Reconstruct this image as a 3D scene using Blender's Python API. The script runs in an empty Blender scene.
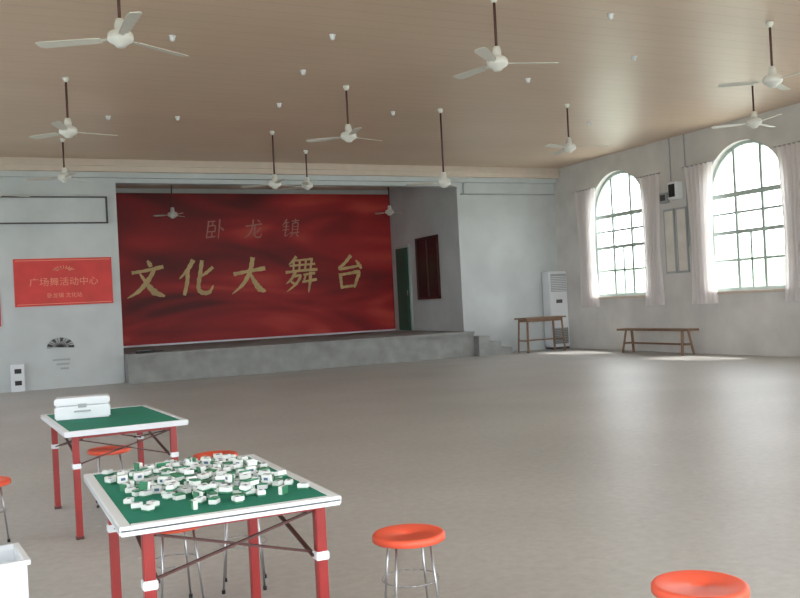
import bpy, bmesh, math, random
from mathutils import Vector, Matrix
random.seed(7)
S=bpy.context.scene
S.view_settings.view_transform='Standard'
S.view_settings.look='None'

# ---------------------------------------------------------------- materials
def mat(name,col,rough=0.6,metal=0.0,var=0.0,scale=5.0,bump=0.0,bscale=60,spec=0.5,trans=0.0):
    m=bpy.data.materials.new(name); m.use_nodes=True
    nt=m.node_tree; b=nt.nodes['Principled BSDF']
    b.inputs['Roughness'].default_value=rough; b.inputs['Metallic'].default_value=metal
    b.inputs['Specular IOR Level'].default_value=spec
    b.inputs['Base Color'].default_value=(*col,1)
    tc=nt.nodes.new('ShaderNodeTexCoord')
    n=nt.nodes.new('ShaderNodeTexNoise'); n.inputs['Scale'].default_value=scale; n.inputs['Detail'].default_value=6
    nt.links.new(tc.outputs['Object'],n.inputs['Vector'])
    r=nt.nodes.new('ShaderNodeValToRGB')
    r.color_ramp.elements[0].position=0.3; r.color_ramp.elements[1].position=0.7
    r.color_ramp.elements[0].color=(*[c*(1-var) for c in col],1)
    r.color_ramp.elements[1].color=(*[min(1,c*(1+var)) for c in col],1)
    nt.links.new(n.outputs['Fac'],r.inputs['Fac']); nt.links.new(r.outputs['Color'],b.inputs['Base Color'])
    if bump>0:
        n2=nt.nodes.new('ShaderNodeTexNoise'); n2.inputs['Scale'].default_value=bscale
        nt.links.new(tc.outputs['Object'],n2.inputs['Vector'])
        bp=nt.nodes.new('ShaderNodeBump'); bp.inputs['Strength'].default_value=bump; bp.inputs['Distance'].default_value=0.01
        nt.links.new(n2.outputs['Fac'],bp.inputs['Height']); nt.links.new(bp.outputs['Normal'],b.inputs['Normal'])
    return m
def lin(r,g,b):
    f=lambda c:(c/255/12.92 if c/255<=0.04045 else ((c/255+0.055)/1.055)**2.4)
    return (f(r),f(g),f(b))

M_wall=mat('wall_plaster',lin(198,204,205),0.85,var=0.1,scale=0.9,bump=0.15,bscale=20)
M_wallR=mat('wall_plaster_side',lin(213,211,208),0.85,var=0.11,scale=1.3)
M_trim=mat('trim_paint',lin(212,198,184),0.6,var=0.04)
M_conc=mat('stage_concrete',lin(146,148,146),0.85,var=0.16,scale=3,bump=0.2)
M_dark=mat('dark_line',lin(80,78,78),0.6)
M_red=mat('red_leg_paint',lin(150,38,36),0.35,var=0.08,scale=9)
M_white=mat('white_plastic',lin(228,232,236),0.4)
M_green=mat('green_felt',lin(8,122,98),0.9,var=0.06,scale=40)
M_steel=mat('steel_tube',lin(170,170,172),0.3,metal=0.9)
M_stool=mat('stool_plastic',lin(244,98,70),0.4,var=0.03)
M_fan=mat('fan_enamel',lin(225,226,220),0.4,var=0.03)
M_blade=mat('fan_blade',lin(212,210,200),0.45,var=0.03)
M_rod=mat('fan_rod',lin(85,55,48),0.6)
M_wood=mat('old_wood',lin(128,102,82),0.7,var=0.2,scale=12)
M_frame=mat('window_frame_paint',lin(185,200,194),0.5)
M_gold=mat('gold_lettering',lin(212,182,125),0.5,var=0.2,scale=2)
M_gold2=mat('pale_lettering',lin(185,120,105),0.5,var=0.1,scale=2)
M_yel=mat('sign_lettering',lin(235,150,125),0.6)
M_doorg=mat('door_green',lin(45,98,84),0.5,var=0.1)
M_glassd=mat('dark_glass',lin(48,36,38),0.25)
M_brace=mat('brace_metal',lin(80,44,40),0.5)
M_black=mat('black_plastic',lin(25,25,28),0.5)
M_signred=mat('sign_red',lin(212,62,58),0.55,var=0.1,scale=3)
M_leaf=mat('foliage',lin(205,222,200),0.8,var=0.15,scale=1.5)
M_bark=mat('bark',lin(110,95,80),0.9,var=0.2)
M_grass=mat('outside_ground',lin(175,178,168),0.95,var=0.1,scale=0.5)
M_tb=mat('tile_back_green',lin(60,130,95),0.3)
M_tw=mat('tile_ivory',lin(232,234,232),0.3)
M_tr=mat('tile_mark',lin(90,110,140),0.4)
M_grey=mat('grey_panel',lin(165,170,172),0.5)
M_board=mat('notice_board_paper',lin(222,218,210),0.7,var=0.08,scale=3)

# floor
def floor_mat():
    m=mat('floor_cement',lin(183,181,177),0.42,var=0.09,scale=0.5,spec=0.4)
    nt=m.node_tree; b=nt.nodes['Principled BSDF']
    tc=[n for n in nt.nodes if n.type=='TEX_COORD'][0]; r=[n for n in nt.nodes if n.type=='VALTORGB'][0]
    n=nt.nodes.new('ShaderNodeTexNoise'); n.inputs['Scale'].default_value=14; n.inputs['Detail'].default_value=8; n.inputs['Roughness'].default_value=0.7
    nt.links.new(tc.outputs['Object'],n.inputs['Vector'])
    r2=nt.nodes.new('ShaderNodeValToRGB'); r2.color_ramp.elements[0].position=0.32; r2.color_ramp.elements[1].position=0.68
    r2.color_ramp.elements[0].color=(0.86,0.86,0.86,1); r2.color_ramp.elements[1].color=(1.06,1.06,1.06,1)
    nt.links.new(n.outputs['Fac'],r2.inputs['Fac'])
    mx=nt.nodes.new('ShaderNodeMixRGB'); mx.blend_type='MULTIPLY'; mx.inputs['Fac'].default_value=1
    nt.links.new(r.outputs['Color'],mx.inputs['Color1']); nt.links.new(r2.outputs['Color'],mx.inputs['Color2'])
    # sparse small pale scuffs
    n3=nt.nodes.new('ShaderNodeTexVoronoi'); n3.inputs['Scale'].default_value=1.6
    nt.links.new(tc.outputs['Object'],n3.inputs['Vector'])
    lt=nt.nodes.new('ShaderNodeMath'); lt.operation='LESS_THAN'; lt.inputs[1].default_value=0.045
    nt.links.new(n3.outputs['Distance'],lt.inputs[0])
    mf=nt.nodes.new('ShaderNodeMath'); mf.operation='MULTIPLY'; mf.inputs[1].default_value=0.3; nt.links.new(lt.outputs[0],mf.inputs[0])
    m2=nt.nodes.new('ShaderNodeMixRGB'); m2.inputs['Color2'].default_value=(0.75,0.73,0.7,1)
    nt.links.new(mf.outputs[0],m2.inputs['Fac']); nt.links.new(mx.outputs['Color'],m2.inputs['Color1'])
    nt.links.new(m2.outputs['Color'],b.inputs['Base Color'])
    return m
M_floor=floor_mat()
def ceil_mat():
    m=bpy.data.materials.new('ceiling_panels'); m.use_nodes=True; nt=m.node_tree; b=nt.nodes['Principled BSDF']
    tc=nt.nodes.new('ShaderNodeTexCoord'); mp=nt.nodes.new('ShaderNodeMapping'); mp.inputs['Scale'].default_value=(0.6,1.2,1)
    nt.links.new(tc.outputs['Object'],mp.inputs['Vector'])
    n=nt.nodes.new('ShaderNodeTexNoise'); n.inputs['Scale'].default_value=0.7; n.inputs['Detail'].default_value=3
    nt.links.new(mp.outputs['Vector'],n.inputs['Vector'])
    r=nt.nodes.new('ShaderNodeValToRGB'); r.color_ramp.elements[0].position=0.3; r.color_ramp.elements[1].position=0.7
    r.color_ramp.elements[0].color=(*lin(206,182,160),1); r.color_ramp.elements[1].color=(*lin(214,190,168),1)
    nt.links.new(n.outputs['Fac'],r.inputs['Fac'])
    sx=nt.nodes.new('ShaderNodeSeparateXYZ'); nt.links.new(tc.outputs['Object'],sx.inputs[0])
    d=nt.nodes.new('ShaderNodeMath'); d.operation='DIVIDE'; d.inputs[1].default_value=0.3; nt.links.new(sx.outputs['Y'],d.inputs[0])
    f=nt.nodes.new('ShaderNodeMath'); f.operation='FRACT'; nt.links.new(d.outputs[0],f.inputs[0])
    g=nt.nodes.new('ShaderNodeMath'); g.operation='LESS_THAN'; g.inputs[1].default_value=0.07; nt.links.new(f.outputs[0],g.inputs[0])
    mx=nt.nodes.new('ShaderNodeMixRGB'); mx.blend_type='MULTIPLY'; mx.inputs['Color2'].default_value=(0.88,0.87,0.86,1)
    nt.links.new(g.outputs[0],mx.inputs['Fac']); nt.links.new(r.outputs['Color'],mx.inputs['Color1'])
    nt.links.new(mx.outputs['Color'],b.inputs['Base Color'])
    b.inputs['Roughness'].default_value=0.4; b.inputs['Specular IOR Level'].default_value=0.5
    return m
M_ceil=ceil_mat()
def backdrop_mat():
    m=bpy.data.materials.new('backdrop_print'); m.use_nodes=True; nt=m.node_tree; b=nt.nodes['Principled BSDF']
    tc=nt.nodes.new('ShaderNodeTexCoord'); mp=nt.nodes.new('ShaderNodeMapping'); mp.inputs['Scale'].default_value=(0.11,1,0.42); mp.inputs['Rotation'].default_value=(0,0.2,0)
    nt.links.new(tc.outputs['Object'],mp.inputs['Vector'])
    n=nt.nodes.new('ShaderNodeTexNoise'); n.inputs['Scale'].default_value=1.5; n.inputs['Detail'].default_value=1; n.inputs['Distortion'].default_value=2.2
    nt.links.new(mp.outputs['Vector'],n.inputs['Vector'])
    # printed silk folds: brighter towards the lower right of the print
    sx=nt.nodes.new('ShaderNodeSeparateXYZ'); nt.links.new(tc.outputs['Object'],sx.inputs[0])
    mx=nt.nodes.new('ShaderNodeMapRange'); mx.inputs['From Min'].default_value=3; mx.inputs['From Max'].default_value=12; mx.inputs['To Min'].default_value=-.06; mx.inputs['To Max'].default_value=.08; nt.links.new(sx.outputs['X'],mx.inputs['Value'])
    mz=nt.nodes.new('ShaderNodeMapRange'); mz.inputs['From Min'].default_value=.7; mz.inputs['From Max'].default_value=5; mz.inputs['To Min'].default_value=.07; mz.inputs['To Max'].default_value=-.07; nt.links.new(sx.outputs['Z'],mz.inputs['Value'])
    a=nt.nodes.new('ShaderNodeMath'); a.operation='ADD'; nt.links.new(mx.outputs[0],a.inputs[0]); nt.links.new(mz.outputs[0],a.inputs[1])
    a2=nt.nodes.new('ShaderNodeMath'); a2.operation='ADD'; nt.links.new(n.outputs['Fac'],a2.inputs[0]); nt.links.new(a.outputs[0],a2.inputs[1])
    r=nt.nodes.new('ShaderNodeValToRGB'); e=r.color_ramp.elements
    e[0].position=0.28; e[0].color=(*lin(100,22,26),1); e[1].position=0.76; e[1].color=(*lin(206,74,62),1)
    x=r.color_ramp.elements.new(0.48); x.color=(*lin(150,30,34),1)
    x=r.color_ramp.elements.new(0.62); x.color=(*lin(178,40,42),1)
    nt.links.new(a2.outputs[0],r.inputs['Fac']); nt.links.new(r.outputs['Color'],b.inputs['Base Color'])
    b.inputs['Roughness'].default_value=0.6
    return m
M_back=backdrop_mat()
def sheer_mat():
    m=bpy.data.materials.new('sheer_curtain'); m.use_nodes=True; nt=m.node_tree; nt.nodes.clear()
    o=nt.nodes.new('ShaderNodeOutputMaterial'); d=nt.nodes.new('ShaderNodeBsdfDiffuse'); t=nt.nodes.new('ShaderNodeBsdfTranslucent')
    d.inputs['Color'].default_value=(*lin(244,240,240),1); t.inputs['Color'].default_value=(*lin(246,240,238),1)
    x=nt.nodes.new('ShaderNodeMixShader'); x.inputs[0].default_value=0.45
    nt.links.new(d.outputs[0],x.inputs[1]); nt.links.new(t.outputs[0],x.inputs[2]); nt.links.new(x.outputs[0],o.inputs[0])
    return m
M_sheer=sheer_mat()

# ---------------------------------------------------------------- builder
class B:
    def __init__(s,name,mats): s.name=name; s.mats=mats; s.bm=bmesh.new()
    def _set(s,faces,mi,smooth=False):
        for f in faces: f.material_index=mi; f.smooth=smooth
    def box(s,c,size,mi=0,rot=None,bev=0.0):
        r=bmesh.ops.create_cube(s.bm,size=1.0); vs=r['verts']
        M=Matrix.Translation(c)@(rot.to_4x4() if rot else Matrix.Identity(4))@Matrix.Diagonal((*size,1))
        bmesh.ops.transform(s.bm,matrix=M,verts=vs)
        fs={f for v in vs for f in v.link_faces}; s._set(fs,mi)
        if bev>0:
            es=list({e for v in vs for e in v.link_edges})
            rb=bmesh.ops.bevel(s.bm,geom=es,offset=bev,segments=2,affect='EDGES')
            s._set(rb['faces'],mi)
        return s
    def b2(s,lo,hi,mi=0,bev=0):
        lo=Vector(lo);hi=Vector(hi); return s.box((lo+hi)/2,tuple(hi-lo),mi,None,bev)
    def rod(s,p,q,r,mi=0,seg=12,r2=None):
        p=Vector(p);q=Vector(q);d=q-p
        R=d.to_track_quat('Z','Y').to_matrix().to_4x4()
        x=bmesh.ops.create_cone(s.bm,cap_ends=True,segments=seg,radius1=r,radius2=r if r2 is None else r2,depth=d.length,matrix=Matrix.Translation((p+q)/2)@R)
        fs={f for v in x['verts'] for f in v.link_faces}
        s._set(fs,mi,True)
        for f in fs:
            if len(f.verts)>4: f.smooth=False
        return s
    def bar(s,p,q,w,h,mi=0):
        p=Vector(p);q=Vector(q);d=q-p
        R=d.to_track_quat('Z','Y').to_matrix(); return s.box((p+q)/2,(w,h,d.length),mi,R)
    def lathe(s,prof,c=(0,0,0),mi=0,seg=32,smooth=True):
        c=Vector(c); rings=[]
        for (r,z) in prof:
            if r<1e-5: rings.append([s.bm.verts.new(c+Vector((0,0,z)))])
            else: rings.append([s.bm.verts.new(c+Vector((r*math.cos(2*math.pi*i/seg),r*math.sin(2*math.pi*i/seg),z))) for i in range(seg)])
        fs=[]
        for a,b in zip(rings,rings[1:]):
            for i in range(seg):
                j=(i+1)%seg
                if len(a)==1 and len(b)==1: continue
                if len(a)==1: fs.append(s.bm.faces.new((a[0],b[i],b[j])))
                elif len(b)==1: fs.append(s.bm.faces.new((a[i],b[0],a[j])))
                else: fs.append(s.bm.faces.new((a[i],b[i],b[j],a[j])))
        s._set(fs,mi,smooth); return s
    def poly(s,pts,mi=0):
        f=s.bm.faces.new([s.bm.verts.new(p) for p in pts]); f.material_index=mi; return s
    def prism(s,pts,vec,mi=0):
        a=[s.bm.verts.new(p) for p in pts]; b=[s.bm.verts.new(Vector(p)+Vector(vec)) for p in pts]
        fs=[s.bm.faces.new(a),s.bm.faces.new(b[::-1])]; n=len(a)
        for i in range(n): fs.append(s.bm.faces.new((a[i],b[i],b[(i+1)%n],a[(i+1)%n])))
        s._set(fs,mi); return s
    def done(s,loc=(0,0,0),rotz=0,parent=None):
        bmesh.ops.recalc_face_normals(s.bm,faces=s.bm.faces)
        me=bpy.data.meshes.new(s.name); s.bm.to_mesh(me); s.bm.free()
        for m in s.mats: me.materials.append(m)
        o=bpy.data.objects.new(s.name,me); S.collection.objects.link(o)
        o.location=loc; o.rotation_euler=(0,0,rotz)
        if parent: o.parent=parent
        return o

# ---------------------------------------------------------------- room constants
XR=15.1; XL=-3.0; YB=21.6; YF=-3.0; ZC=5.14
SX0,SX1=2.92,11.9; SY1=26.1; SH=0.67; LZ=4.64

B('floor',[M_floor]).b2((XL-0.3,YF-0.3,-0.12),(XR+0.3,SY1+0.3,0)).done()
B('ceiling',[M_ceil]).b2((XL-0.3,YF-0.3,ZC),(XR+0.3,SY1+0.3,ZC+0.15)).done()

# side walls with arched windows (2D filled curve extruded)
WIN_C=[18.85,14.55,10.25,5.95,1.65]; WW=2.25; WZ0=1.42; WZ1=4.68
def arch_pts(cy,w,z0,z1,n=20):
    r=w/2; zs=z1-r; p=[(cy-r,z0),(cy+r,z0),(cy+r,zs)]
    for i in range(1,n): a=math.pi*i/n; p.append((cy+r*math.cos(a),zs+r*math.sin(a)))
    p.append((cy-r,zs)); return p
def side_wall(name,x,material,holes):
    cu=bpy.data.curves.new(name,'CURVE'); cu.dimensions='2D'; cu.fill_mode='BOTH'; cu.extrude=0.15
    def sp(pts):
        s=cu.splines.new('POLY'); s.points.add(len(pts)-1)
        for p,q in zip(s.points,pts): p.co=(q[0],q[1],0,1)
        s.use_cyclic_u=True
    sp([(YF,0),(YB+0.3,0),(YB+0.3,ZC),(YF,ZC)])
    for h in holes: sp(h)
    t=bpy.data.objects.new('tmp',cu); S.collection.objects.link(t)
    dg=bpy.context.evaluated_depsgraph_get(); me=bpy.data.meshes.new_from_object(t.evaluated_get(dg))
    bpy.data.objects.remove(t)
    # local (y,z,thickness) -> world
    Mx=Matrix(((0,0,1,x),(1,0,0,0),(0,1,0,0),(0,0,0,1)))
    me.transform(Mx); me.name=name; me.materials.clear(); me.materials.append(material)
    o=bpy.data.objects.new(name,me); S.collection.objects.link(o); return o
side_wall('wall_right',XR+0.15,M_wallR,[arch_pts(c,WW,WZ0,WZ1) for c in WIN_C])
side_wall('wall_left',XL-0.15,M_wall,[arch_pts(c,WW,WZ0,WZ1) for c in WIN_C])

def window(name,x,cy):
    b=B(name,[M_frame]); r=WW/2; zs=WZ1-r; t=0.05
    def by(y0,z0,y1,z1,w=0.05): b.bar((x,y0,z0),(x,y1,z1),w,w)
    by(cy-r+.03,WZ0,cy-r+.03,zs,.09); by(cy+r-.03,WZ0,cy+r-.03,zs,.09)
    by(cy-r,WZ0+.03,cy+r,WZ0+.03,.08)
    n=16
    for i in range(n):
        a0=math.pi*i/n;a1=math.pi*(i+1)/n; q=r-.03
        by(cy+q*math.cos(a0),zs+q*math.sin(a0),cy+q*math.cos(a1),zs+q*math.sin(a1),.08)
    by(cy-r,zs,cy+r,zs,.1); by(cy-r,2.72,cy+r,2.72,.08)
    for k in (-1/3,1/3): by(cy+k*WW*.5*1.0,WZ0,cy+k*WW*.5,zs+math.sqrt(r*r-(k*r)**2),.07)
    by(cy,WZ0,cy,2.72,.05); by(cy-r,2.1,cy+r,2.1,.05); by(cy-r,3.15,cy+r,3.15,.05)
    return b.done()
for i,c in enumerate(WIN_C):
    window('window_%d'%(i+1),XR+0.18,c); 
for i,c in enumerate(WIN_C):
    window('window_%d'%(i+6),XL-0.18,c)
for i,c in enumerate(WIN_C[:4]):
    B('window_sill_%d'%(i+1),[M_trim]).b2((XR-0.06,c-1.2,WZ0-0.07),(XR-0.002,c+1.2,WZ0-0.005)).done()

# rear wall, out of view; wide openings added to let more daylight in
b=B('wall_rear',[M_wall]); b.b2((XL,YF-0.3,3.9),(XR,YF,ZC))
for x0,x1 in ((XL,-2.6),(2.6,3.2),(8.6,9.2),(14.6,XR)): b.b2((x0,YF-0.3,0),(x1,YF,3.9))
b.done()
# back wall with stage opening
B('wall_back_left',[M_wall]).b2((XL,YB,0),(SX0,YB+0.3,ZC)).done()
B('wall_back_right',[M_wall]).b2((SX1,YB,0),(XR,YB+0.3,ZC)).done()
B('wall_back_lintel',[M_wall]).b2((SX0,YB,LZ),(SX1,YB+0.3,ZC)).done()
b=B('wall_stage_left',[M_wall]); b.b2((SX0-0.2,YB+0.3,0),(SX0,SY1,ZC)); b.done()
b=B('wall_stage_right',[M_wall]); b.b2((SX1,YB+0.3,0),(SX1+0.2,SY1,ZC)); b.done()
b=B('wall_stage_rear',[M_wall]); b.b2((SX0-0.2,SY1,0),(SX1+0.2,SY1+0.2,ZC)); b.done()

b=B('trim_cornice',[M_trim,M_wall])
b.b2((XL,YB-0.28,4.86),(XR,YB,ZC),0); b.b2((XL,YB-0.34,4.98),(XR,YB-0.28,5.04),0); b.b2((XL,YB-0.14,4.74),(XR,YB,4.86),1)
b.done()
b=B('trim_conduit',[M_grey]); b.rod((SX1+.1,YB-.02,4.42),(XR-.02,YB-.02,4.42),.018); b.rod((12.1,YB-.02,4.42),(12.1,YB-.02,4.74),.018); b.done()

# stage
b=B('stage_platform',[M_conc]); b.b2((SX0+.012,21.05,0.001),(SX1-.012,SY1-.01,SH-0.07)); b.b2((SX0+.012,20.99,SH-0.07),(SX1-.012,SY1-.01,SH)); b.done()
b=B('stage_steps',[M_conc])
for i in range(3): b.b2((SX1+.0+i*0.34,20.8,0.001),(SX1+.0+(i+1)*0.34,YB-.01,SH-0.14-0.17*i))
b.done()
b=B('extension_socket',[M_black,M_white]); b.b2((-.22,-.05,0),(.22,.05,.06),0,.01)
for k in range(4): b.b2((-.19+k*.1,-.03,.06),(-.12+k*.1,.03,.064),1)
b.rod((.22,0,.02),(.5,.1,.02),.012,0); b.done((3.35,21.25,SH+.001),.3)

# backdrop
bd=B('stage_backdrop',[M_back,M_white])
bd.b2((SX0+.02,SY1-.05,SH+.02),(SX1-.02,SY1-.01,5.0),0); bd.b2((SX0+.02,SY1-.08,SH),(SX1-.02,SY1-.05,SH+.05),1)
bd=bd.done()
def text(name,body,x,y,z,size,material,parent,shear=0.0,off=0.0,sx=1.0):
    cu=bpy.data.curves.new(name,'FONT'); cu.body=body; cu.size=size; cu.align_x='CENTER'; cu.align_y='CENTER'
    cu.extrude=0.004; cu.shear=shear; cu.offset=off; cu.materials.append(material)
    o=bpy.data.objects.new(name,cu); S.collection.objects.link(o); o.location=(x,y,z); o.rotation_euler=(math.pi/2,0,0); o.scale=(sx,1,1); o.parent=parent
    return o
# brush-written characters: strokes = list of (points, widths) on a 0..1 square
G={
'wen':[([(.46,.98),(.52,.9),(.56,.82)],[.03,.07,.05]),([(.1,.68),(.4,.72),(.88,.82)],[.05,.045,.06]),
       ([(.66,.76),(.52,.48),(.3,.2),(.02,.02)],[.05,.07,.06,.01]),([(.3,.64),(.48,.4),(.7,.16),(.98,.04)],[.03,.06,.1,.03])],
'hua':[([(.36,.96),(.24,.72),(.04,.48)],[.07,.06,.015]),([(.24,.68),(.25,.4),(.2,.04)],[.06,.06,.05]),
       ([(.9,.76),(.74,.62),(.5,.46)],[.05,.05,.015]),([(.6,.94),(.58,.6),(.56,.24),(.66,.1),(.86,.1),(.96,.28)],[.06,.06,.06,.07,.06,.015])],
'da':[([(.06,.56),(.4,.62),(.92,.7)],[.06,.05,.07]),([(.54,.98),(.5,.66),(.34,.3),(.04,.02)],[.07,.07,.06,.01]),
      ([(.5,.58),(.64,.34),(.8,.14),(.98,.06)],[.03,.07,.1,.03])],
'wu':[([(.3,.99),(.2,.86),(.1,.78)],[.05,.04,.01]),([(.22,.88),(.5,.9),(.8,.92)],[.035,.03,.04]),([(.14,.74),(.5,.76),(.88,.78)],[.035,.03,.04]),
      ([(.24,.88),(.25,.6)],[.04,.03]),([(.42,.9),(.42,.6)],[.035,.03]),([(.6,.9),(.59,.6)],[.035,.03]),([(.77,.92),(.75,.6)],[.04,.03]),
      ([(.04,.56),(.5,.6),(.96,.62)],[.045,.04,.05]),([(.3,.54),(.2,.36),(.06,.24)],[.05,.045,.01]),([(.22,.42),(.46,.46),(.36,.24),(.1,.02)],[.03,.045,.045,.01]),
      ([(.2,.3),(.32,.22)],[.03,.05]),([(.56,.48),(.9,.52)],[.035,.04]),([(.54,.28),(.96,.34)],[.035,.045]),([(.62,.48),(.58,.3)],[.035,.03]),([(.76,.54),(.76,.28),(.74,-.02)],[.05,.05,.02])],
'tai':[([(.52,.98),(.36,.78),(.2,.62),(.5,.64),(.86,.7)],[.06,.05,.05,.045,.04]),([(.7,.84),(.82,.7),(.88,.6)],[.03,.06,.04]),
       ([(.24,.46),(.28,.24),(.32,.04)],[.06,.05,.04]),([(.24,.44),(.54,.48),(.8,.5),(.76,.28),(.7,.06)],[.04,.045,.07,.055,.04]),([(.3,.08),(.5,.1),(.74,.12)],[.04,.045,.04])],
'wo':[([(.16,.92),(.14,.5),(.1,.06)],[.05,.05,.03]),([(.16,.88),(.5,.92)],[.04,.04]),([(.38,.88),(.38,.66)],[.04,.04]),([(.16,.66),(.5,.68),(.5,.36)],[.035,.045,.04]),
      ([(.16,.38),(.5,.4)],[.035,.04]),([(.36,.38),(.36,.12)],[.04,.04]),([(.12,.1),(.54,.14)],[.04,.05]),([(.72,.98),(.72,.5),(.7,0)],[.06,.05,.02]),([(.74,.62),(.96,.46)],[.03,.07])],
'long':[([(.08,.64),(.5,.7),(.92,.76)],[.05,.04,.06]),([(.44,.96),(.42,.6),(.28,.24),(.04,.04)],[.06,.055,.05,.01]),([(.56,.66),(.54,.3),(.62,.1),(.84,.08),(.94,.26)],[.05,.05,.06,.05,.015]),
       ([(.86,.56),(.7,.36),(.44,.2)],[.05,.045,.01]),([(.66,.96),(.8,.86)],[.03,.06])],
'zhen':[([(.26,.98),(.16,.8),(.04,.66)],[.05,.045,.01]),([(.16,.8),(.4,.82)],[.035,.03]),([(.12,.6),(.4,.62)],[.035,.03]),([(.08,.42),(.42,.46)],[.035,.03]),([(.26,.8),(.25,.4),(.22,.12),(.44,.22)],[.045,.045,.04,.01]),
       ([(.54,.88),(.94,.92)],[.035,.04]),([(.74,.99),(.73,.78)],[.045,.03]),([(.6,.76),(.6,.28)],[.04,.03]),([(.6,.76),(.88,.78),(.87,.28)],[.035,.045,.03]),([(.62,.6),(.86,.62)],[.025,.025]),([(.62,.45),(.86,.46)],[.025,.025]),
       ([(.46,.26),(.98,.3)],[.04,.045]),([(.64,.24),(.56,.12),(.46,.04)],[.045,.035,.01]),([(.8,.24),(.94,.06)],[.03,.06])],
}
def brush(name,key,cx,cz,size,material,wmul=1.0):
    b=B(name,[material]); y=SY1-.062
    for k,(pts,ws) in enumerate(G[key]):
        P=[Vector((p[0]-.5+.12*(p[1]-.5),p[1]-.5)) for p in pts]; n=len(P); C=[];W=[]
        for i in range(n-1):
            p0=P[max(0,i-1)];p1=P[i];p2=P[i+1];p3=P[min(n-1,i+2)]
            for j in range(7):
                t=j/7; C.append(.5*((2*p1)+(p2-p0)*t+(2*p0-5*p1+4*p2-p3)*t*t+(3*p1-p0-3*p2+p3)*t**3)); W.append(ws[i]+(ws[i+1]-ws[i])*t)
        C.append(P[-1]);W.append(ws[-1])
        L=[];R=[]
        for i,c in enumerate(C):
            d=(C[min(i+1,len(C)-1)]-C[max(0,i-1)]).normalized(); nn=Vector((-d.y,d.x)); w=W[i]*wmul*(1+.12*math.sin(i*1.7+k))
            if i==0: c=c-d*w*.4
            L.append(c+nn*w);R.append(c-nn*w)
        yy=y-.0006*k
        vl=[b.bm.verts.new((q.x*size,yy,q.y*size)) for q in L]; vr=[b.bm.verts.new((q.x*size,yy,q.y*size)) for q in R]
        for i in range(len(C)-1): b.bm.faces.new((vl[i],vl[i+1],vr[i+1],vr[i]))
    return b.done((cx,0,cz),0,bd)
for i,(ch,x) in enumerate(zip(('wen','hua','da','wu','tai'),(4.27,5.66,7.23,8.84,10.38))):
    brush('letter_big_%d'%i,ch,x,2.56,1.08,M_gold,.88)
for i,(ch,x) in enumerate(zip(('wo','long','zhen'),(6.25,7.42,8.56))):
    brush('letter_small_%d'%i,ch,x,3.95,0.58,M_gold2,.75)

# stage right side: door + dark window
b=B('door_1',[M_doorg,M_frame,M_steel])
b.b2((SX1-.05,24.72,SH),(SX1-.005,25.72,3.3),1); b.b2((SX1-.07,24.8,SH+.02),(SX1-.05,25.64,3.22),0)
for z0,z1 in ((0.85,1.75),(1.9,3.1)): b.b2((SX1-.085,24.9,z0),(SX1-.07,25.54,z1),0)
b.rod((SX1-.1,24.86,1.75),(SX1-.1,24.86,1.9),.012,2); b.done()
b=B('window_stage_side',[M_brace,M_glassd])
b.b2((SX1-.03,22.85,1.65),(SX1-.004,24.2,3.38),1)
for lo,hi in (((22.8,1.6),(24.25,1.67)),((22.8,3.36),(24.25,3.43)),((22.8,1.6),(22.87,3.43)),((24.18,1.6),(24.25,3.43)),((23.5,1.6),(23.55,3.43))):
    b.b2((SX1-.06,lo[0],lo[1]),(SX1-.02,hi[0],hi[1]),0)
b.done()

# ---- left wall sign
sg=B('wall_sign',[M_signred,M_yel])
sg.b2((0.66,YB-.04,1.86),(2.74,YB-.003,2.92),0)
for lo,hi in (((.7,2.87),(2.7,2.885)),((.7,1.895),(2.7,1.91))): sg.b2((lo[0],YB-.046,lo[1]),(hi[0],YB-.04,hi[1]),1)
for i in range(9):
    a=math.pi*(0.12+0.76*i/8); sg.rod((1.7+.12*math.cos(a),YB-.044,2.62+.06*math.sin(a)),(1.7+.25*math.cos(a),YB-.044,2.62+.13*math.sin(a)),.012,1,6)
sg=sg.done()
text('sign_text','广场舞活动中心',1.7,YB-.045,2.38,0.2,M_yel,sg,0,0.0,1.05)
text('sign_small_text','卧龙镇 文化站',1.7,YB-.045,2.08,0.12,M_yel,sg)
b=B('wall_poster',[M_signred,M_yel]); b.b2((-.25,YB-.03,1.45),(.36,YB-.003,2.6),0)
b.b2((-.15,YB-.034,2.3),(.26,YB-.03,2.36),1); b.b2((-.15,YB-.034,2.1),(.26,YB-.03,2.13),1); b.done()
# recessed frame high on wall
b=B('wall_panel_frame',[M_wall,M_dark])
b.b2((-2.2,YB-.05,3.72),(2.68,YB-.003,4.3),0)
for lo,hi in (((-2.2,3.695),(2.7,3.725)),((-2.2,4.28),(2.7,4.31)),((2.67,3.7),(2.71,4.31))): b.b2((lo[0],YB-.09,lo[1]),(hi[0],YB-.04,hi[1]),1)
b.done()
# painted paper fan on wall
b=B('decorative_paper_fan',[M_grey,M_dark])
c=(1.56,0.92)
P=lambda r,a,y:(c[0]+r*math.cos(a),y,c[1]+r*.75*math.sin(a))
for i in range(14):
    a0=math.radians(-5+i*13.6);a1=math.radians(-5+(i+1)*13.6)
    b.poly([P(.17,a0,YB-.006),P(.29,a0,YB-.02),P(.29,a1,YB-.006),P(.17,a1,YB-.02)],i%3==0)
    b.rod(P(.0,a0,YB-.012),P(.29,a0,YB-.012),.006,1,6)
for i in range(3): b.b2((1.38+.08*i,YB-.02,.62-.1*i),(1.75-.02*i,YB-.005,.66-.1*i),0)
b.done()
b=B('electrical_outlet_box',[M_white,M_black]); b.b2((.50,YB-.1,.0),(.78,YB-.004,.6),0,0.01); b.b2((.58,YB-.112,.4),(.72,YB-.1,.5),1); b.b2((.58,YB-.112,.14),(.72,YB-.1,.24),1); b.done()

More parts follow.
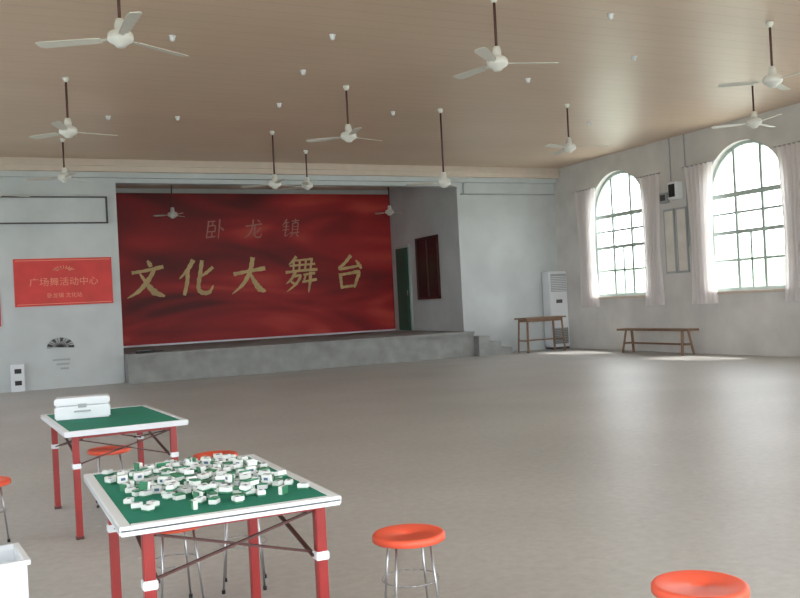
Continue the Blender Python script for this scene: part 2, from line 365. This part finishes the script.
# ---------------------------------------------------------------- ceiling fans
def fan(x,y,zh,ang,D=1.45):
    b=B('ceiling_fan',[M_fan,M_rod,M_blade]); H=ZC-zh
    b.lathe([(0,H),(.05,H),(.05,H-.03),(.025,H-.08),(0,H-.08)],mi=0,seg=20)
    b.rod((0,0,.1),(0,0,H-.06),.017,1)
    b.lathe([(0,.2),(.04,.2),(.055,.14),(.055,.085),(.10,.07),(.125,.045),(.13,0),(.12,-.03),(.07,-.06),(.045,-.09),(0,-.095)],mi=0)
    for k in range(3):
        a=ang+k*2*math.pi/3; R=Matrix.Rotation(a,3,'Z')@Matrix.Rotation(math.radians(9),3,'X')
        L0,L1=.2,D/2
        out=[(L0,-.05),(L0+.1,-.06),(L1-.05,-.075),(L1,-.05),(L1,.05),(L1-.05,.07),(L0+.1,.055),(L0,.045)]
        top=[R@Vector((px,py,.006-abs(py)*.12)) for px,py in out]
        b.prism(top,(0,0,-.007),2)
        b.box(R@Vector((.175,0,.0)),(.16,.035,.008),0,R)
    return b.done((x,y,zh))
CA=math.radians(-24.9)
FANS=[(1.40,9.46,4.35,math.radians(176)+CA,1.75),(5.74,9.25,4.33,math.radians(8)+CA,1.5),(10.05,9.05,4.32,.5),
 (1.28,14.2,4.32,.2),(5.6,13.75,4.3,.35),(10.25,14.1,4.3,1.4),(5.5,17.6,4.06,.4),(6.9,19.6,4.32,.1),(8.0,15.0,3.74,.75),
 (12.6,11.8,4.4,.3),(1.6,19.0,4.35,.7),(.35,20.6,4.22,.4),(4.66,24,4.15,.8,1.0),(10.95,24,4.2,.3,.9),(1.4,4.7,4.35,.4),(5.7,4.7,4.35,.4)]
for f in FANS: fan(*f)
# small ceiling lamp holders
for i,(x,y) in enumerate([(4.0,9.0),(4.4,11.2),(2.4,11.8),(4.6,13.0),(4.9,15.2),(7.2,15.4),(9.3,11.0),(7.6,9.4),(8.4,12.6),(3.4,16.6),(11.8,15.5),(12.4,9.2),(2.2,16.8)]):
    b=B('ceiling_light',[M_white]); b.lathe([(0,0),(.045,0),(.045,-.012),(.03,-.02),(.036,-.04),(.025,-.065),(0,-.075)],seg=16); b.done((x,y,ZC))

# ---------------------------------------------------------------- curtains
def curtain(cy,w,z0,z1,ph):
    b=B('window_curtain',[M_sheer,M_steel]); n=48; rows=10; g=[]
    for j in range(rows+1):
        z=z0+(z1-z0)*j/rows; row=[]
        for i in range(n+1):
            u=i/n; wj=w*(0.75+.25*abs(j/rows-.45)*2)
            yy=cy+(u-.5)*wj; xx=XR-.09+.035*math.sin(u*math.pi*2*6+ph+.3*math.sin(j))
            row.append(b.bm.verts.new((xx,yy,z)))
        g.append(row)
    for j in range(rows):
        for i in range(n):
            f=b.bm.faces.new((g[j][i],g[j][i+1],g[j+1][i+1],g[j+1][i])); f.smooth=True
    b.rod((XR-.09,cy-w*.6,z1),(XR-.09,cy+w*.6,z1),.015,1)
    return b.done()
for c in WIN_C[:4]:
    curtain(c+1.22,.85,1.15,4.35,.3); curtain(c-1.38,.7,1.15,4.35,1.3)
b=B('wall_loudspeaker',[M_white,M_black]); b.b2((XR-.22,16.38,3.65),(XR-.003,16.66,4.05),0,.01); b.b2((XR-.235,16.42,3.7),(XR-.22,16.62,4.0),1); b.done()
b=B('wall_electric_meter_box',[M_grey,M_dark]); b.b2((XR-.12,16.84,3.6),(XR-.003,17.08,3.85),0,.01); b.b2((XR-.13,16.87,3.66),(XR-.12,17.04,3.8),1); b.done()
b=B('wall_notice_board',[M_grey,M_board])
for y0,y1 in ((16.28,16.64),(16.7,17.06)):
    b.b2((XR-.035,y0,1.9),(XR-.003,y1,3.45),0); b.b2((XR-.042,y0+.04,1.95),(XR-.035,y1-.04,3.4),1)
b.done()
b=B('trim_pipe',[M_grey]); b.rod((XR-.03,16.74,4.1),(XR-.03,16.74,ZC),.015); b.rod((XR-.03,16.24,2.5),(XR-.03,16.24,ZC),.014);b.done()

# ---------------------------------------------------------------- furniture at far wall
b=B('floor_air_conditioner',[M_white,M_grey,M_dark])
b.b2((-.28,-.17,.0),(.28,.17,.06),2); b.b2((-.3,-.19,.06),(.3,.19,2.2),0,.02)
b.b2((-.26,-.2,1.62),(.26,-.188,2.12),1)
for k in range(9): b.b2((-.25,-.21,1.64+k*.05),(.25,-.198,1.66+k*.05),0)
b.b2((-.25,-.2,.15),(.25,-.188,.6),1)
for k in range(9): b.b2((-.24,-.205,.17+k*.047),(.24,-.198,.185+k*.047),2)
b.b2((-.1,-.2,1.3),(.1,-.188,1.4),2)
b.done((14.79,21.38,0))
def wtable(name,loc,rot,L,W,H):
    b=B(name,[M_wood]); b.b2((-L/2,-W/2,H-.04),(L/2,W/2,H),0,.006)
    for sx in (-1,1):
        for sy in (-1,1):
            b.bar((sx*(L/2-.06),sy*(W/2-.05),0),(sx*(L/2-.1),sy*(W/2-.08),H-.04),.05,.05)
        b.box((sx*(L/2-.08),0,H*.35),(.035,W-.14,.04))
    b.box((0,W/2-.08,H-.08),(L-.2,.025,.08)); b.box((0,-W/2+.08,H-.08),(L-.2,.025,.08)); b.box((0,0,H*.35),(L-.18,.035,.04))
    return b.done(loc,rot)
wtable('wooden_side_table',(13.83,20.75,0),.05,1.35,.55,.95)
def bench(loc,rot,L,H):
    b=B('long_wooden_bench',[M_wood]); b.b2((-L/2,-.16,H-.05),(L/2,.16,H),0,.006)
    for sx in (-1,1):
        x=sx*(L/2-.28)
        for sy in (-1,1): b.bar((x+sx*.06,sy*.17,0.004),(x,sy*.09,H-.05),.055,.05)
        b.box((x+sx*.03,0,H*.4),(.035,.24,.045))
    b.box((0,0,H*.4),(L-.56,.03,.045))
    return b.done(loc,rot)
bench((14.62,17.03,0),math.pi/2,2.55,.6)

# ---------------------------------------------------------------- mahjong tables
def mtable(loc,rotz,W,L,ox,H=.75):
    b=B('mahjong_table',[M_white,M_green,M_red,M_brace,M_white])
    b.b2((-W/2,-L/2,H-.035),(W/2,L/2,H-.006),0,.006)
    fr=.042
    b.b2((-W/2,-L/2,H-.02),(-W/2+fr,L/2,H+.002),0,.003); b.b2((W/2-fr,-L/2,H-.02),(W/2,L/2,H+.002),0,.003)
    b.b2((-W/2+fr,-L/2,H-.02),(W/2-fr,-L/2+fr,H+.002),0,.003); b.b2((-W/2+fr,L/2-fr,H-.02),(W/2-fr,L/2,H+.002),0,.003)
    b.b2((-W/2+fr,-L/2+fr,H-.01),(W/2-fr,L/2-fr,H),1)
    ix,iy=W/2-.085,L/2-.12; hs=.5
    X=lambda s:ox+s*ix
    for sx in (-1,1):
        for sy in (-1,1):
            b.box((X(sx),sy*iy,(H-.035)/2),(.044,.044,H-.035),2,None,.004)
            b.box((X(sx),sy*iy,hs),(.056,.056,.035),4,None,.004)
            b.box((X(sx),sy*iy,.01),(.05,.05,.02),3)
    zt=H-.05
    b.box((ox,-iy,zt),(2*ix,.02,.03),2); b.box((ox,iy,zt),(2*ix,.02,.03),2); b.box((X(-1),0,zt),(.02,2*iy,.03),2); b.box((X(1),0,zt),(.02,2*iy,.03),2)
    for s in (-1,1):
        b.bar((X(-1),s*(iy-.03),hs),(X(1),s*(iy-.03),zt-.02),.018,.008,3); b.bar((X(-1),s*(iy-.042),zt-.02),(X(1),s*(iy-.042),hs),.018,.008,3)
        b.bar((ox+s*(ix-.03),-iy,hs),(ox+s*(ix-.03),iy,zt-.02),.018,.008,3); b.bar((ox+s*(ix-.042),-iy,zt-.02),(ox+s*(ix-.042),iy,hs),.018,.008,3)
    return b.done(loc,rotz)
T1=(.835,4.0,0); T2=(.845,7.18,0)
mtable(T1,0.0,.85,1.28,.028); mtable(T2,.05,.84,1.42,.0)

# mahjong tiles : one object
b=B('mahjong_tiles',[M_tw,M_tb,M_tr]); placed=[]
def tile(x,y,z,a,kind,tilt=0):
    R=Matrix.Rotation(a,3,'Z')@Matrix.Rotation(tilt,3,'X')
    l,w,h=.044,.033,.025
    if kind==2: # standing on long side
        R=R@Matrix.Rotation(math.pi/2,3,'X'); hz=w/2
    elif kind==1: R=R@Matrix.Rotation(math.pi,3,'X'); hz=h/2
    else: hz=h/2
    c=Vector((x,y,z+hz+abs(tilt)*.015))
    b.box(c+R@Vector((0,0,.0035)),(l,w,h*.7),0,R,.002); b.box(c+R@Vector((0,0,-.0085)),(l,w,h*.28),1,R,.0015)
    b.box(c+R@Vector((0,0,.0124)),(l*.45,w*.35,.0006),2,R)
def ok(x,y,d):
    return all((x-p[0])**2+(y-p[1])**2>d*d for p in placed)
H0=.7508
n=0
for _ in range(9000):
    if n>=150: break
    x=random.gauss(.03,.2); y=random.gauss(.06,.28)
    if abs(x)>.35 or abs(y)>.56: continue
    if x<-.15 and y<-.3: continue
    if ok(x,y,.042): placed.append((x,y)); n+=1; tile(T1[0]+x,T1[1]+y,H0,random.random()*6.3,random.choice((0,0,0,1,2)))
for (x,y) in ((-.29,-.42),(-.26,-.36),(-.32,-.35)): tile(T1[0]+x,T1[1]+y,H0,random.random()*3,0)
pl2=[]
for _ in range(3000):
    if len(pl2)>=75: break
    x=random.gauss(.03,.16); y=random.gauss(.08,.22)
    if abs(x)>.31 or abs(y)>.45: continue
    if all((x-p[0])**2+(y-p[1])**2>.045**2 for p in pl2): pl2.append((x,y)); tile(T1[0]+x,T1[1]+y,H0+.0262,random.random()*6.3,random.choice((0,0,1,2)),random.uniform(-.2,.2))
b.done()
# white mahjong case on far table
b=B('mahjong_storage_case',[M_white,M_grey]); b.b2((-.2,-.11,0),(.2,.11,.1),0,.01); b.b2((-.2,-.11,.103),(.2,.11,.16),0,.01); b.b2((-.19,-.1,.098),(.19,.1,.105),1)
b.box((0,-.115,.1),(.06,.01,.03),1); b.box((0,-.125,.06),(.12,.015,.012),1); b.done((.67,7.35,.753),-.12)

# stools
def stool(x,y,a=0):
    b=B('round_plastic_stool',[M_stool,M_steel,M_black]); H=.45; R=.168
    b.lathe([(0,H-.008),(.03,H-.008),(.032,H-.004),(R*.82,H-.002),(R*.9,H+.002),(R-.006,H),(R,H-.008),(R,H-.03),(R-.012,H-.034),(R-.015,H-.02),(0,H-.02)],mi=0,seg=48)
    for k in range(4):
        t=a+k*math.pi/2+.4; c,s_=math.cos(t),math.sin(t)
        b.rod((.11*c,.11*s_,H-.02),(.155*c,.155*s_,.012),.006,1); b.rod((.155*c,.155*s_,0),(.155*c,.155*s_,.02),.01,2)
    n=24; rr=.13
    for i in range(n):
        t0=2*math.pi*i/n;t1=2*math.pi*(i+1)/n
        b.rod((rr*math.cos(t0),rr*math.sin(t0),.24),(rr*math.cos(t1),rr*math.sin(t1),.24),.004,1,6)
    return b.done((x,y,0))
for p in ((1.73,3.765,.2),(2.275,2.49,.6),(1.53,6.72,0),(.885,7.66,.3),(-.04,6.73,.1),(.84,4.72,.5),(1.24,4.88,.1)): stool(*p)
# open white bin, lower left
b=B('white_storage_bin',[M_white,M_grey]); w=.16; h=.52
for lo,hi in (((-w,-w,0),(w,w,.02)),((-w,-w,.02),(-w+.012,w,h)),((w-.012,-w,.02),(w,w,h)),((-w+.012,-w,.02),(w-.012,-w+.012,h)),((-w+.012,w-.012,.02),(w-.012,w,h))): b.b2(lo,hi,0)
for lo,hi in (((-w-.012,-w-.012,h),(w+.012,-w+.01,h+.02)),((-w-.012,w-.01,h),(w+.012,w+.012,h+.02)),((-w-.012,-w+.01,h),(-w+.01,w-.01,h+.02)),((w-.01,-w+.01,h),(w+.012,w-.01,h+.02))): b.b2(lo,hi,0)
b.done((-.055,4.13,0),.1)

# ---------------------------------------------------------------- outside
B('ground_outside',[M_grass]).b2((-60,-60,-.3),(80,80,-.13)).done()
def tree(x,y,h):
    b=B('tree',[M_leaf,M_bark]); b.rod((0,0,-.15),(0,0,h*.6),.16,1,10,.08)
    for i in range(9):
        c=Vector((random.uniform(-1.4,1.4),random.uniform(-1.4,1.4),h*.5+random.uniform(-.8,h*.25)))
        r=bmesh.ops.create_icosphere(b.bm,subdivisions=3,radius=random.uniform(.7,1.2),matrix=Matrix.Translation(c))
        for v in r['verts']: v.co+= (v.co-c).normalized()*random.uniform(-.18,.18)
        b.rod((0,0,h*.4),c,.05,1,6,.02)
    b.done((x,y,0))
for p in ((27,22,3.2),(30,28,3.4),(27,32,2.8),(34,18,3.0),(34,40,4)): tree(*p)

# ---------------------------------------------------------------- light
w=bpy.data.worlds.new('World'); S.world=w; w.use_nodes=True
bg=w.node_tree.nodes['Background']; bg.inputs[0].default_value=(0.91,0.955,1.0,1); bg.inputs[1].default_value=6.8
sd=bpy.data.lights.new('sun','SUN'); sd.energy=9; sd.angle=math.radians(7); sd.color=(1,.97,.93)
so=bpy.data.objects.new('sun',sd); S.collection.objects.link(so)
so.rotation_euler=Vector((-1.25,.6,-3)).to_track_quat('-Z','Y').to_euler()

# ---------------------------------------------------------------- camera
th=math.radians(24.9); p=5/900; ro=math.radians(2.92)
F=Vector((math.sin(th)*math.cos(p),math.cos(th)*math.cos(p),math.sin(p)))
R0=Vector((math.cos(th),-math.sin(th),0)); U0=R0.cross(F)
CR=math.cos(ro)*R0-math.sin(ro)*U0; CU=math.cos(ro)*U0+math.sin(ro)*R0
cd=bpy.data.cameras.new('camera'); cd.sensor_width=36; cd.lens=40.5; cd.clip_end=300
co=bpy.data.objects.new('camera',cd); S.collection.objects.link(co)
Mx=Matrix((CR,CU,-F)).transposed().to_4x4(); Mx.translation=Vector((0,0,1.5)); co.matrix_world=Mx
S.camera=co
